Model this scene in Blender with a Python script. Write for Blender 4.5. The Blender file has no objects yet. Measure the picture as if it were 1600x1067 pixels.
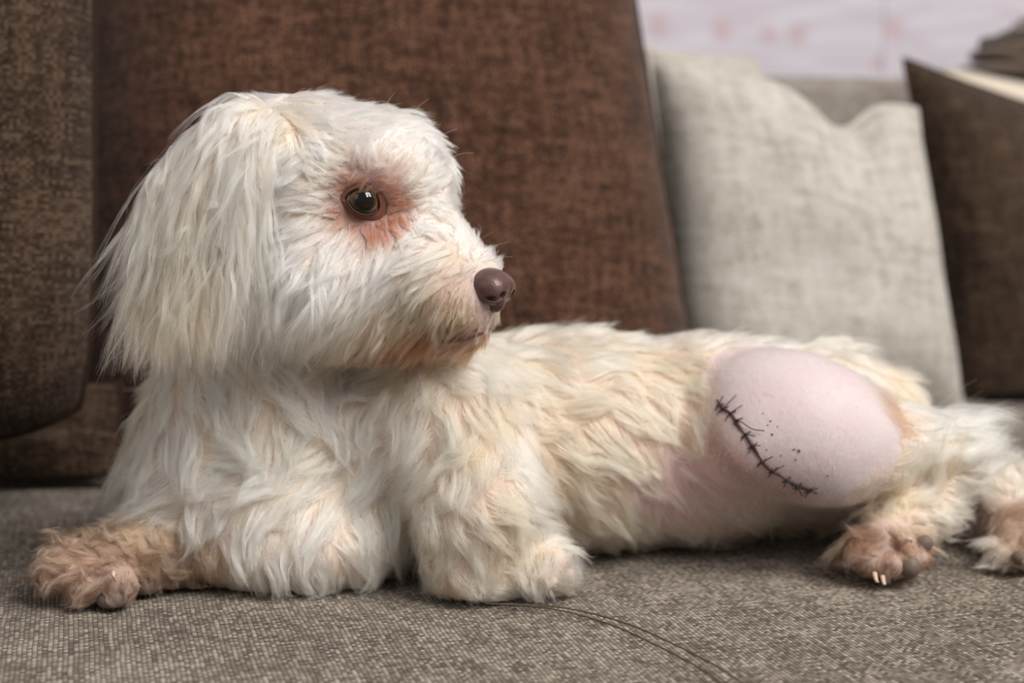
import bpy, bmesh, math, random
import numpy as np
from mathutils import Vector, Matrix
from mathutils.bvhtree import BVHTree
from mathutils.kdtree import KDTree

rng = np.random.default_rng(7)
random.seed(7)
SC = bpy.context.scene
COL = SC.collection

# ------------------------------------------------------------------ camera, light, exposure
CAM_H, PITCH, FPX = 0.24, math.radians(7.5), 50.0 / 36.0 * 1600.0
cd = bpy.data.cameras.new('camera')
cd.lens = 50.0; cd.sensor_width = 36.0; cd.clip_start = 0.02; cd.clip_end = 50
cam = bpy.data.objects.new('camera', cd); COL.objects.link(cam)
cam.location = (0, 0, CAM_H); cam.rotation_euler = (math.radians(90) - PITCH, 0, 0)
cd.dof.use_dof = True; cd.dof.focus_distance = 0.735; cd.dof.aperture_fstop = 4.0
SC.camera = cam

world = bpy.data.worlds.new('world'); SC.world = world; world.use_nodes = True
bg = world.node_tree.nodes['Background']
bg.inputs[0].default_value = (1.0, 0.955, 0.91, 1); bg.inputs[1].default_value = 0.27

def area_light(name, loc, target, sx, sy, power, col):
    l = bpy.data.lights.new(name, 'AREA'); l.shape = 'RECTANGLE'; l.size = sx; l.size_y = sy
    l.energy = power; l.color = col
    o = bpy.data.objects.new(name, l); COL.objects.link(o); o.location = loc
    o.rotation_euler = (Vector(target) - Vector(loc)).to_track_quat('-Z', 'Y').to_euler()
    return o
area_light('window_pane_daylight', (1.10, -0.50, 1.95), (0.05, 0.85, 0.1), 0.55, 1.4, 46, (1.0, 0.965, 0.92))
area_light('window_pane_daylight', (1.68, 0.02, 1.95), (0.05, 0.85, 0.1), 0.55, 1.4, 43, (1.0, 0.965, 0.92))
area_light('left_fill_light', (-1.6, -0.6, 1.3), (0.0, 0.85, 0.1), 0.8, 1.2, 3.5, (0.97, 0.97, 1.0))  # weak fill lamp added on the left, not an actual window

vs = SC.view_settings
vs.view_transform = 'Standard'; vs.look = 'None'; vs.gamma = 1.0; vs.use_curve_mapping = False
vs.exposure = 0.0
SC.cycles.max_bounces = 12
SC.cycles.transmission_bounces = 12

# ------------------------------------------------------------------ helpers
CP, SP = math.cos(PITCH), math.sin(PITCH)
def P(px, py, y):
    """the place whose image falls on (px, py) of the 1600x1067 frame, at world depth y"""
    u = (px - 800.0) / FPX; v = (533.5 - py) / FPX
    d = np.array([u, CP + v * SP, -SP + v * CP])
    return np.array([0, 0, CAM_H]) + d * (y / d[1])
def ray(px, py):
    u = (px - 800.0) / FPX; v = (533.5 - py) / FPX
    d = Vector((u, CP + v * SP, -SP + v * CP)).normalized()
    return Vector((0, 0, CAM_H)), d
def S(rpx, y): return rpx * y / FPX

def tag(o, label=None, cat=None, group=None, kind=None):
    if label: o['label'] = label
    if cat: o['category'] = cat
    if group: o['group'] = group
    if kind: o['kind'] = kind
    return o
def empty(name, loc, label, cat, group=None):
    o = bpy.data.objects.new(name, None); COL.objects.link(o); o.location = loc
    o.empty_display_size = 0.05
    return tag(o, label, cat, group)
def world_of(o):
    m = Matrix.Translation(o.location)
    return m if o.parent is None else world_of(o.parent) @ o.matrix_parent_inverse @ m
def link(o, parent=None):
    COL.objects.link(o)
    if parent is not None:
        o.parent = parent
        o.matrix_parent_inverse = world_of(parent).inverted()
    return o
def mesh_obj(name, verts, faces, mat, parent=None, smooth=True, uvs=None):
    me = bpy.data.meshes.new(name)
    me.from_pydata([tuple(map(float, v)) for v in verts], [], [tuple(map(int, f)) for f in faces])
    if uvs is not None:
        uvl = me.uv_layers.new(name='UVMap')
        li = np.empty(len(me.loops), dtype=np.int32); me.loops.foreach_get('vertex_index', li)
        uvl.data.foreach_set('uv', np.asarray(uvs, dtype=np.float32)[li].ravel())
    if smooth: me.polygons.foreach_set('use_smooth', np.ones(len(me.polygons), dtype=bool))
    me.materials.append(mat); me.update()
    return link(bpy.data.objects.new(name, me), parent)
def bm_obj(name, bm, mat, parent=None, smooth=True):
    me = bpy.data.meshes.new(name); bm.normal_update(); bm.to_mesh(me); bm.free()
    if smooth: me.polygons.foreach_set('use_smooth', np.ones(len(me.polygons), dtype=bool))
    me.materials.append(mat)
    return link(bpy.data.objects.new(name, me), parent)
def tube(pts, rad, seg=8, closed=False):
    """verts, faces of a tube along pts (rad scalar or per point)"""
    pts = np.asarray(pts, float); n = len(pts)
    rad = np.full(n, rad) if np.isscalar(rad) else np.asarray(rad, float)
    V, F = [], []
    up = None
    for i in range(n):
        a = pts[(i - 1) % n] if (closed or i > 0) else pts[i]
        b = pts[(i + 1) % n] if (closed or i < n - 1) else pts[i]
        t = b - a; t = t / (np.linalg.norm(t) + 1e-12)
        if up is None:
            up = np.array([0, 0, 1.0]) if abs(t[2]) < .9 else np.array([1.0, 0, 0])
        s = np.cross(t, up); s /= np.linalg.norm(s) + 1e-12
        up = np.cross(s, t)
        for k in range(seg):
            an = 2 * math.pi * k / seg
            V.append(pts[i] + rad[i] * (math.cos(an) * s + math.sin(an) * up))
    m = n if closed else n - 1
    for i in range(m):
        for k in range(seg):
            a = i * seg + k; b = i * seg + (k + 1) % seg
            c = ((i + 1) % n) * seg + (k + 1) % seg; d = ((i + 1) % n) * seg + k
            F.append((a, b, c, d))
    if not closed:
        F.append(tuple(range(seg))[::-1]); F.append(tuple((n - 1) * seg + k for k in range(seg)))
    return V, F
def catmull(pts, per=8):
    pts = [np.asarray(p, float) for p in pts]
    q = [2 * pts[0] - pts[1]] + pts + [2 * pts[-1] - pts[-2]]
    out = []
    for i in range(1, len(q) - 2):
        for k in range(per):
            t = k / per
            out.append(0.5 * ((2 * q[i]) + (-q[i-1] + q[i+1]) * t + (2*q[i-1] - 5*q[i] + 4*q[i+1] - q[i+2]) * t*t
                              + (-q[i-1] + 3*q[i] - 3*q[i+1] + q[i+2]) * t**3))
    out.append(pts[-1])
    return np.array(out)

SOFA_YAW = math.radians(17)
bx, by = np.array([math.cos(SOFA_YAW), math.sin(SOFA_YAW)]), np.array([-math.sin(SOFA_YAW), math.cos(SOFA_YAW)])
BACK0 = np.array([P(70, 760, 1.03)[0], 1.03])        # a point of the line where seat and back meet
def SF(u, v, z):                                      # sofa frame: u along the back, v away from the viewer, z up
    p = BACK0 + bx * u + by * v
    return np.array([p[0], p[1], z])

WALL_V = 0.62
# ------------------------------------------------------------------ materials
class NT:
    def __init__(s, name):
        s.m = bpy.data.materials.new(name); s.m.use_nodes = True
        s.t = s.m.node_tree; s.b = s.t.nodes['Principled BSDF']; s.o = s.t.nodes['Material Output']
    def n(s, kind, **kw):
        x = s.t.nodes.new(kind)
        for k, v in kw.items(): setattr(x, k, v)
        return x
    def l(s, a, b): s.t.links.new(a, b)
    def math(s, op, a, b=None, c=None):
        x = s.n('ShaderNodeMath', operation=op)
        for i, v in enumerate((a, b, c)):
            if v is None: continue
            if isinstance(v, (int, float)): x.inputs[i].default_value = v
            else: s.l(v, x.inputs[i])
        return x.outputs[0]
    def mix(s, fac, a, b, mode='MIX'):
        x = s.n('ShaderNodeMix', data_type='RGBA', blend_type=mode)
        for i, v in ((0, fac), (6, a), (7, b)):
            if isinstance(v, (int, float)): x.inputs[i].default_value = v
            elif isinstance(v, tuple): x.inputs[i].default_value = (*v, 1)
            else: s.l(v, x.inputs[i])
        return x.outputs[2]
    def noise(s, vec, scale, detail=2, rough=.5):
        x = s.n('ShaderNodeTexNoise'); x.inputs['Scale'].default_value = scale
        x.inputs['Detail'].default_value = detail; x.inputs['Roughness'].default_value = rough
        if vec is not None: s.l(vec, x.inputs['Vector'])
        return x.outputs['Fac']
    def ramp(s, fac, stops):
        x = s.n('ShaderNodeValToRGB'); e = x.color_ramp.elements
        while len(e) < len(stops): e.new(0.5)
        for i, (p, c) in enumerate(stops): e[i].position = p; e[i].color = (*c, 1)
        s.l(fac, x.inputs[0]); return x.outputs[0]
    def bump(s, h, strength, dist):
        x = s.n('ShaderNodeBump'); x.inputs['Strength'].default_value = strength; x.inputs['Distance'].default_value = dist
        s.l(h, x.inputs['Height']); s.l(x.outputs[0], s.b.inputs['Normal'])
def flat_mat(name, col, rough=.6, spec=.3):
    t = NT(name); t.b.inputs['Base Color'].default_value = (*col, 1); t.b.inputs['Roughness'].default_value = rough
    t.b.inputs['Specular IOR Level'].default_value = spec
    n = t.noise(None, 60, 3); t.b.inputs['Roughness'].default_value = rough
    t.l(t.mix(t.math('MULTIPLY', n, .35), col, tuple(c * .75 for c in col)), t.b.inputs['Base Color'])
    return t.m
def woven(name, dark, mid, light, period, bump=.6, slub=1.0, blotch=.5, afar=.35):
    """plain weave: over/under threads from the UV map (in metres), each thread with its own tone and slubs"""
    t = NT(name)
    uv = t.n('ShaderNodeUVMap').outputs[0]
    sep = t.n('ShaderNodeSeparateXYZ')
    # slight wander of the threads
    nz = t.n('ShaderNodeTexNoise'); nz.inputs['Scale'].default_value = 25; t.l(uv, nz.inputs['Vector'])
    wv = t.n('ShaderNodeVectorMath', operation='SCALE'); wv.inputs['Scale'].default_value = period * 1.1
    t.l(nz.outputs['Color'], wv.inputs[0])
    ad = t.n('ShaderNodeVectorMath', operation='ADD'); t.l(uv, ad.inputs[0]); t.l(wv.outputs[0], ad.inputs[1])
    t.l(ad.outputs[0], sep.inputs[0])
    u = t.math('DIVIDE', sep.outputs[0], period); v = t.math('DIVIDE', sep.outputs[1], period)
    fu = t.math('FLOOR', u); fv = t.math('FLOOR', v)
    par = t.math('MODULO', t.math('ABSOLUTE', t.math('ADD', fu, fv)), 2.0)     # 0 warp over, 1 weft over
    def hump(x): return t.math('POWER', t.math('ABSOLUTE', t.math('SINE', t.math('MULTIPLY', x, math.pi))), .6)
    hu, hv = hump(u), hump(v)
    warp = t.math('MULTIPLY', hu, t.math('ADD', t.math('MULTIPLY', hv, .55), .45))
    weft = t.math('MULTIPLY', hv, t.math('ADD', t.math('MULTIPLY', hu, .55), .45))
    mx = t.n('ShaderNodeMix', data_type='FLOAT'); t.l(par, mx.inputs[0])
    t.l(t.math('MULTIPLY', hu, hv), mx.inputs[2]); t.l(t.math('MULTIPLY', t.math('MULTIPLY', hv, hu), .86), mx.inputs[3])
    h = mx.outputs[0]
    # one tone for each float of each thread + long slubs along warp and weft
    cv = t.n('ShaderNodeCombineXYZ'); t.l(fu, cv.inputs[0]); t.l(fv, cv.inputs[1])
    wn = t.n('ShaderNodeTexWhiteNoise', noise_dimensions='2D'); t.l(cv.outputs[0], wn.inputs['Vector'])
    def streak(a, b):
        c = t.n('ShaderNodeCombineXYZ'); t.l(t.math('MULTIPLY', a, 1.0), c.inputs[0]); t.l(t.math('MULTIPLY', b, .055), c.inputs[1])
        x = t.n('ShaderNodeTexNoise', noise_dimensions='2D'); x.inputs['Scale'].default_value = 1.0
        x.inputs['Detail'].default_value = 2; t.l(c.outputs[0], x.inputs['Vector']); return x.outputs['Fac']
    s1, s2 = streak(fu, v), streak(fv, u)
    def slubs(a, b):                                     # thick-and-thin yarn that shows from afar
        c = t.n('ShaderNodeCombineXYZ'); t.l(t.math('MULTIPLY', a, .20), c.inputs[0]); t.l(t.math('MULTIPLY', b, .035), c.inputs[1])
        x = t.n('ShaderNodeTexNoise', noise_dimensions='2D'); x.inputs['Scale'].default_value = 1.0
        x.inputs['Detail'].default_value = 1; t.l(c.outputs[0], x.inputs['Vector']); return t.math('SUBTRACT', x.outputs['Fac'], .5)
    far = t.math('MULTIPLY', t.math('ADD', slubs(u, v), slubs(v, u)), afar)
    sm = t.n('ShaderNodeMix', data_type='FLOAT'); t.l(par, sm.inputs[0]); t.l(s1, sm.inputs[2]); t.l(s2, sm.inputs[3])
    bl = t.noise(uv, 9, 4, .6)
    tone = t.math('ADD', t.math('ADD', t.math('MULTIPLY', t.math('SUBTRACT', sm.outputs[0], .5), 1.5 * slub),
                  t.math('MULTIPLY', t.math('SUBTRACT', wn.outputs['Value'], .5), .55)),
                  t.math('ADD', t.math('ADD', t.math('MULTIPLY', t.math('SUBTRACT', bl, .5), blotch), .5), far))
    c = t.ramp(tone, [(0.12, dark), (.5, mid), (.9, light)])
    gap = t.math('SMOOTH_MIN', t.math('MULTIPLY', h, 2.2), 1.0, .2)
    c2 = t.mix(gap, tuple(x * .6 for x in dark), c)
    t.l(c2, t.b.inputs['Base Color'])
    t.b.inputs['Roughness'].default_value = .9; t.b.inputs['Specular IOR Level'].default_value = .12
    t.b.inputs['Sheen Weight'].default_value = .15; t.b.inputs['Sheen Roughness'].default_value = .5
    t.bump(h, bump, period * .5)
    return t.m

M = {}
M['seat'] = woven('greige_weave', (.070, .050, .034), (.225, .178, .132), (.47, .41, .345), .0024, .9, 1.0, .5, .12)
M['brown'] = woven('brown_weave', (.022, .0095, .0055), (.078, .034, .019), (.175, .088, .056), .0022, .5, 1.1)
M['olive_brown'] = woven('olive_brown_weave', (.018, .0105, .006), (.054, .031, .019), (.125, .080, .052), .0022, .5, 1.1)
M['beige'] = woven('beige_linen', (.37, .335, .285), (.57, .535, .485), (.68, .655, .62), .0020, .4, 1.0, .3, .62)
M['grey_beige'] = woven('grey_beige_weave', (.16, .13, .11), (.30, .265, .235), (.42, .38, .35), .0022, .4)
M['dark_thread'] = flat_mat('brown_piping_cloth', (.035, .02, .013), .9, .1)
M['pale_thread'] = flat_mat('beige_piping_cloth', (.55, .51, .46), .9, .1)
M['seam'] = flat_mat('greige_seam_cloth', (.21, .17, .13), .9, .1)
M['seam_dark'] = flat_mat('seam_thread', (.115, .09, .066), .9, .1)
M['cream'] = flat_mat('cream_cloth', (.66, .58, .48), .9, .1)
M['wood_dark'] = flat_mat('dark_wood', (.05, .03, .02), .4, .4)

def wall_material():
    t = NT('whitewashed_pine')
    tc = t.n('ShaderNodeTexCoord').outputs['Object']
    mp = t.n('ShaderNodeMapping'); mp.inputs['Scale'].default_value = (1.0, 1.0, 7.0); t.l(tc, mp.inputs[0])
    w = t.noise(mp.outputs[0], 2.2, 2, .5)
    rings = t.math('SINE', t.math('MULTIPLY', w, 60))
    grain = t.ramp(t.math('ADD', t.math('MULTIPLY', rings, .5), .5), [(0, (.545, .50, .565)), (1, (.62, .59, .66))])
    col = grain
    for (kx, ky, kr) in ((1028, 40, .030), (1128, 48, .028), (1200, 52, .022), (1246, 56, .026), (1396, 48, .030), (1372, 100, .020), (1560, -30, .03), (900, 60, .03), (760, 20, .025), (1180, -60, .03)):
        o, d = ray(kx, ky)                                 # knots of the boards, each at its place on the wall plane
        n = Vector((by[0], by[1], 0)); q = SF(0, WALL_V, 0)
        k = o + d * ((Vector(q) - o).dot(n) / d.dot(n))
        dist = t.n('ShaderNodeVectorMath', operation='DISTANCE'); t.l(tc, dist.inputs[0]); dist.inputs[1].default_value = k
        kn = t.n('ShaderNodeMapRange'); kn.inputs[1].default_value = kr * .15; kn.inputs[2].default_value = kr * .75
        kn.inputs[3].default_value = .62; kn.inputs[4].default_value = 0; t.l(dist.outputs['Value'], kn.inputs[0])
        col = t.mix(kn.outputs[0], col, (.50, .32, .33))
    t.l(col, t.b.inputs['Base Color'])
    t.b.inputs['Roughness'].default_value = .55
    return t.m
M['wall'] = wall_material()

def wool_material(name, a, b):
    t = NT(name); n = t.noise(None, 90, 4, .7)
    t.l(t.ramp(n, [(.3, a), (.7, b)]), t.b.inputs['Base Color']); t.b.inputs['Roughness'].default_value = .95
    t.b.inputs['Sheen Weight'].default_value = .4
    t.bump(n, .6, .004); return t.m
M['blanket'] = wool_material('brown_wool', (.05, .028, .016), (.20, .13, .085))
M['floor'] = flat_mat('oak_floor', (.30, .19, .11), .5, .4)

# ------------------------------------------------------------------ the setting
def box(name, u0, u1, v0, v1, z0, z1, mat, parent, bevel=.02, uvscale=True, frame=SF):
    bm = bmesh.new()
    vs_ = [bm.verts.new(frame(u, v, z)) for u in (u0, u1) for v in (v0, v1) for z in (z0, z1)]
    for f in ((0, 1, 3, 2), (4, 6, 7, 5), (0, 4, 5, 1), (2, 3, 7, 6), (0, 2, 6, 4), (1, 5, 7, 3)):
        bm.faces.new([vs_[i] for i in f])
    bmesh.ops.recalc_face_normals(bm, faces=bm.faces)
    if bevel: bmesh.ops.bevel(bm, geom=list(bm.edges), offset=bevel, segments=4, affect='EDGES', profile=.6)
    bm.normal_update()
    uvl = bm.loops.layers.uv.new('UVMap')
    for f in bm.faces:
        n = f.normal; a = max(range(3), key=lambda i: abs(n[i]))
        for lp in f.loops:
            c = lp.vert.co; uu = c.x * bx[0] + c.y * bx[1]; vv = c.x * by[0] + c.y * by[1]
            lp[uvl].uv = (uu, vv) if a == 2 else ((uu, c.z) if abs(n.x * by[0] + n.y * by[1]) > .6 else (vv, c.z))
    return bm_obj(name, bm, mat, parent)

fl = mesh_obj('floor', [(-3, -1.5, -.42), (3, -1.5, -.42), (3, 3, -.42), (-3, 3, -.42)], [(0, 1, 2, 3)], M['floor'], smooth=False)
tag(fl, 'brown wooden floor under the sofa', 'floor', kind='structure')

wl = empty('wall_back', SF(.6, WALL_V, -.42), 'whitewashed knotty pine wall panelling behind the sofa', 'wall')
tag(wl, kind='structure')
for i in range(4):
    u0 = -1.32 + i * .74
    for j, (z0, z1) in enumerate(((-.42, .16), (.163, .62), (.623, 1.1))):
        off = .0 if j % 2 == 0 else .17
        box('panel', u0 + off + .0004, u0 + .74 + off - .0004, WALL_V, WALL_V + .02, z0, z1, M['wall'], wl, .0008)

# ------------------------------------------------------------------ sofa
sofa = empty('sofa', SF(.3, -.3, -.42), 'greige woven fabric sofa with a low back under the dog', 'sofa')
def seat_mesh():
    nu, nv = 120, 80
    V, UV, F = [], [], []
    u0, u1, v0, v1 = -.75, 1.35, -.62, .29
    for j in range(nv + 1):
        for i in range(nu + 1):
            u = u0 + (u1 - u0) * i / nu; v = v0 + (v1 - v0) * j / nv
            z = -.0028 + .0022 * math.sin(u * 9 + 1) * math.sin(v * 11)
            e = max(0, (v0 + .05) - v) / .05; z -= .03 * e * e
            V.append(SF(u, v, z)); UV.append((u, v))
    for j in range(nv):
        for i in range(nu):
            a = j * (nu + 1) + i; F.append((a, a + 1, a + nu + 2, a + nu + 1))
    # skirt
    ring = [i for i in range(nu + 1)] + [(j + 1) * (nu + 1) + nu for j in range(nv)] + [nv * (nu + 1) + i for i in range(nu - 1, -1, -1)] + [j * (nu + 1) for j in range(nv - 1, 0, -1)]
    base = len(V)
    for k in ring:
        p = V[k].copy(); p[2] = -.15; V.append(p); UV.append((UV[k][0], UV[k][1] - .15))
    n = len(ring)
    for k in range(n): F.append((ring[k], base + k, base + (k + 1) % n, ring[(k + 1) % n]))
    return V, F, UV
V, F, UV = seat_mesh()
seat = mesh_obj('seat', V, F, M['seat'], sofa, uvs=UV)
sm_pts = catmull([P(770, 938, .741) * [1, 1, 0] , P(868, 950, .733) * [1, 1, 0], P(960, 975, .709) * [1, 1, 0], P(1045, 1012, .673)*[1,1,0], P(1130, 1060, .632)*[1,1,0], P(1185, 1120, .59)*[1,1,0], P(1215, 1190, .545)*[1,1,0]], 14)
sm_pts[:, 2] = .0008
def flat_tube(p, r, zs, seg=8):
    v, f = tube(p, r, seg); z0 = p[:, 2].mean()
    return [np.array([q[0], q[1], z0 + (q[2] - z0) * zs]) for q in v], f
for dx in (-.0048, .0048):
    s2 = sm_pts.copy(); s2[:, 0] += dx; s2[:, 2] = .0003
    V, F = tube(s2, .00045, 6); mesh_obj('seam', V, F, M['seam_dark'], seat)
box('base', -.75, 1.35, -.60, .42, -.36, -.15, M['seat'], sofa, .015)
box('back', -.75, 1.35, .30, .42, -.15, .324, M['grey_beige'], sofa, .03)
for u, v in ((-.68, -.54), (1.28, -.54), (-.68, .15), (1.28, .15)):
    box('foot', u - .03, u + .03, v - .03, v + .03, -.42, -.36, M['wood_dark'], sofa, .005)

# ------------------------------------------------------------------ cushions
def cushion(name, corners, thick, mat, piping_mat, label, cat, group=None, pinch=.5, dent=None, round_bl=0, round_br=0, seed=0, back_scale=1.0, n=44):
    """a stuffed cushion between four corners (bl, br, tr, tl); thick = depth of the filling"""
    bl, br, tr, tl = [np.asarray(c, float) for c in corners]
    nrm = np.cross(br - bl, tl - bl); nrm /= np.linalg.norm(nrm)      # towards the viewer
    if nrm[1] > 0: nrm = -nrm
    w = np.linalg.norm(br - bl); h = np.linalg.norm(tl - bl)
    r = np.random.default_rng(seed); ph = r.random(8) * 6.28
    def shape(s, t, side):
        # s, t in -1..1 ; edges pull in towards the middle so that the corners stand out
        ss = s * (1 - .045 * pinch * (1 - t * t)); tt = t * (1 - .045 * pinch * (1 - s * s))
        if round_br and s > 0 and t < 0: k = (s * t * t * s); tt += round_br * (abs(s) ** 3) * (abs(t) ** 3); ss -= round_br * .5 * (abs(s) ** 3) * (abs(t) ** 3)
        if round_bl and s < 0 and t < 0: tt += round_bl * (abs(s) ** 3) * (abs(t) ** 3)
        if dent:
            ds, dw, dd = dent
            tt -= dd * math.exp(-((s - ds) / dw) ** 2) * max(0, (t + .2) / 1.2) ** 2
        a, b = (ss + 1) / 2, (tt + 1) / 2
        p = bl * (1 - a) * (1 - b) + br * a * (1 - b) + tr * a * b + tl * (1 - a) * b
        f = max(0, (1 - s ** 4)) ** .62 * max(0, (1 - t ** 4)) ** .62
        wr = .006 * math.sin(3.1 * s + 2.3 * t + ph[0]) + .004 * math.sin(6.3 * s - 4.7 * t + ph[1]) + .003 * math.sin(9 * t + ph[2])
        if dent: f *= 1 - .45 * math.exp(-((s - dent[0]) / (dent[1] * 1.3)) ** 2) * max(0, (t + .6) / 1.6) ** 1.5
        p = p + nrm * side * (f * thick * .5 + wr * f * .6)
        if p[2] < .008: p[2] = .0035 + .0045 * math.exp((p[2] - .008) / .012)      # its weight flattens it on the seat
        return p
    V, F, UV = [], [], []
    for side in (1, -1):
        b0 = len(V)
        for j in range(n + 1):
            for i in range(n + 1):
                s, t = -1 + 2 * i / n, -1 + 2 * j / n
                V.append(shape(s, t, side)); UV.append((s * w / 2 + (3 if side < 0 else 0), t * h / 2))
        for j in range(n):
            for i in range(n):
                a = b0 + j * (n + 1) + i; q = (a, a + 1, a + n + 2, a + n + 1)
                F.append(q if side > 0 else q[::-1])
    cen = (bl + br) / 2
    root = empty(name, cen, label, cat, group)
    mesh_obj('cover', V, F, mat, root, uvs=UV)
    loop = [(-1 + 2 * i / 30, -1) for i in range(30)] + [(1, -1 + 2 * i / 30) for i in range(30)] + [(1 - 2 * i / 30, 1) for i in range(30)] + [(-1, 1 - 2 * i / 30) for i in range(30)]
    V, F = tube([shape(a, b, 1) for a, b in loop], .0024, 6, True)
    mesh_obj('piping', V, F, piping_mat, root)
    return root

cushion('back_cushion', (P(128, 722, 1.10), P(1105, 694, 1.175), P(962, -190, 1.29), P(122, -190, 1.19)), .19, M['brown'], M['dark_thread'],
        'large reddish brown woven back cushion directly behind the dog', 'cushion', 'brown back cushions', .1, seed=1)
cushion('back_cushion', (P(-620, 700, .90), P(149, 700, .935), P(148, -190, 1.01), P(-560, -190, .95)), .11, M['olive_brown'], M['dark_thread'],
        'dark olive brown back cushion with a rounded lower corner above the bolster', 'cushion', 'brown back cushions', .1, round_br=.14, seed=2)
cushion('bolster_cushion', (P(-500, 775, .99), P(190, 754, 1.02), P(190, 600, 1.045), P(-500, 620, 1.03)), .045, M['olive_brown'], M['dark_thread'],
        'low dark brown bolster lying on the seat under the olive brown cushion', 'cushion', None, .2, seed=3)
cushion('throw_pillow', (P(1065, 672, 1.23), P(1508, 655, 1.29), P(1432, 170, 1.34), P(1012, 80, 1.28)), .12, M['beige'], M['pale_thread'],
        'light beige linen throw pillow with a dented top edge behind the dog', 'pillow', None, .7, dent=(.36, .24, .21), seed=4)
cushion('rear_pillow', (P(985, 640, 1.345), P(1330, 630, 1.42), P(1180, 92, 1.46), P(960, 66, 1.39)), .06, M['beige'], M['pale_thread'],
        'second pale beige pillow mostly hidden behind the dented beige pillow', 'pillow', None, .5, seed=5)
cushion('throw_pillow', (P(1505, 645, 1.375), P(1960, 660, 1.46), P(1820, 225, 1.50), P(1412, 92, 1.43)), .11, M['olive_brown'], M['dark_thread'],
        'dark brown throw pillow tipped on its corner beside the beige pillow', 'pillow', None, .7, seed=6)
cushion('back_cushion', (P(1500, 605, 1.53), P(1900, 605, 1.60), P(1900, 185, 1.60), P(1470, 105, 1.53)), .06, M['cream'], M['pale_thread'],
        'cream cushion peeking out above the dark brown throw pillow', 'cushion', None, .4, seed=8)
def blanket():
    root = empty('folded_blanket', P(1640, 130, 1.56), 'folded brown woollen blanket lying on top of the sofa back', 'blanket')
    for k, (cx, cy, rx, ry) in enumerate(((1650, 112, 150, 14), (1645, 90, 122, 15), (1650, 68, 112, 15), (1664, 46, 96, 15))):
        bm = bmesh.new()
        bmesh.ops.create_uvsphere(bm, u_segments=32, v_segments=20, radius=1)
        c = P(cx, cy, 1.685)
        for v in bm.verts:
            s = [math.copysign(abs(q) ** .6, q) for q in v.co]
            a = 0 if k == 0 else .01 * math.sin(5 * s[0] + k) + .006 * math.sin(9 * s[0] + 2 * k)
            v.co = (c[0] + s[0] * S(rx, 1.685), c[1] + s[1] * .055, c[2] + s[2] * S(ry, 1.685) + a * .6)
        bm_obj('fold', bm, M['blanket'], root)
blanket()

# ------------------------------------------------------------------ the dog: one continuous body from blended volumes
G_HEAD, G_EAR, G_TORSO, G_FORE, G_FPAW, G_THIGH, G_HIND, G_HIND2, G_TAIL = range(9)
GROUP_NAMES = ['head', 'ear', 'torso', 'foreleg', 'forepaw', 'thigh', 'hind_leg', 'far_hind_leg', 'tail']
PRIMS = []
def cone(g, a, b, k=.014):            # a, b = (px, py, depth, radius px)
    PRIMS.append(('c', g, P(*a[:3]), P(*b[:3]), S(a[3], a[2]), S(b[3], b[2]), k))
def ell(g, c, r, rot=(0, 0, 0), k=.014):   # c = (px, py, depth); r = (px, metres in depth, px); rot = degrees about x, y, z
    R = (Matrix.Rotation(math.radians(rot[2]), 3, 'Z') @ Matrix.Rotation(math.radians(rot[1]), 3, 'Y') @ Matrix.Rotation(math.radians(rot[0]), 3, 'X'))
    PRIMS.append(('e', g, P(*c), np.array([S(r[0], c[2]), r[1], S(r[2], c[2])]), np.array(R), None, k))
# torso
ell(G_TORSO, (395, 750, .825), (205, .068, 160), (0, 0, 0))
ell(G_TORSO, (400, 650, .825), (175, .058, 120))
ell(G_TORSO, (470, 838, .806), (190, .055, 92), k=.02)
cone(G_TORSO, (640, 690, .835, 165), (900, 692, .865, 160), .02)
cone(G_TORSO, (900, 692, .865, 160), (1090, 690, .875, 150), .02)
cone(G_TORSO, (1090, 690, .875, 150), (1265, 682, .88, 138), .02)
# neck and head
cone(G_TORSO, (420, 640, .825, 140), (400, 430, .805, 125), .02)
ell(G_HEAD, (480, 290, .785), (158, .047, 138), (0, 10, 0), .02)
ell(G_HEAD, (600, 262, .777), (86, .038, 84), (0, 20, 0), .016)
ell(G_HEAD, (665, 300, .790), (38, .020, 62), (0, 20, 0), .012)      # far brow
ell(G_HEAD, (500, 430, .775), (112, .048, 108), (0, 0, 0), .02)       # cheek
cone(G_HEAD, (640, 345, .782, 62), (735, 425, .768, 36), .014)      # bridge of the nose
cone(G_HEAD, (590, 405, .775, 92), (728, 455, .763, 50), .016)        # muzzle
ell(G_HEAD, (705, 470, .765), (66, .024, 52), (0, 20, 0), .01)        # upper lips
cone(G_HEAD, (570, 490, .775, 74), (722, 522, .766, 30), .012)        # lower jaw
# ears
ell(G_EAR, (312, 335, .727), (82, .0075, 165), (-5, 24, 0), .006)
ell(G_EAR, (385, 215, .744), (55, .014, 60), (0, 24, 0), .010)
ell(G_EAR, (445, 360, .838), (70, .0075, 130), (-4, 5, 0), .006)
# left foreleg, folded
cone(G_FORE, (705, 640, .80, 105), (748, 800, .768, 92), .02)
cone(G_FORE, (748, 800, .768, 92), (738, 878, .762, 72), .014)
cone(G_FORE, (742, 890, .762, 58), (850, 886, .765, 46), .012)
for dx, dy, dz in ((862, 876, .752), (872, 896, .760), (868, 880, .776), (850, 905, .748)):
    ell(G_FORE, (dx, dy, dz), (26, .009, 22), (0, 0, 0), .006)
# right foreleg, stretched out to the side with the sole towards the viewer
cone(G_FPAW, (360, 845, .80, 62), (240, 862, .775, 58), .014)
cone(G_FPAW, (240, 862, .775, 58), (125, 882, .762, 48), .012)
for (x, y, d, r) in ((98, 868, .752, 26), (92, 902, .745, 27), (136, 915, .740, 27), (184, 908, .740, 30)):
    ell(G_FPAW, (x, y, d), (r * 1.15, .010, r), (0, 0, 0), .006)
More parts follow.
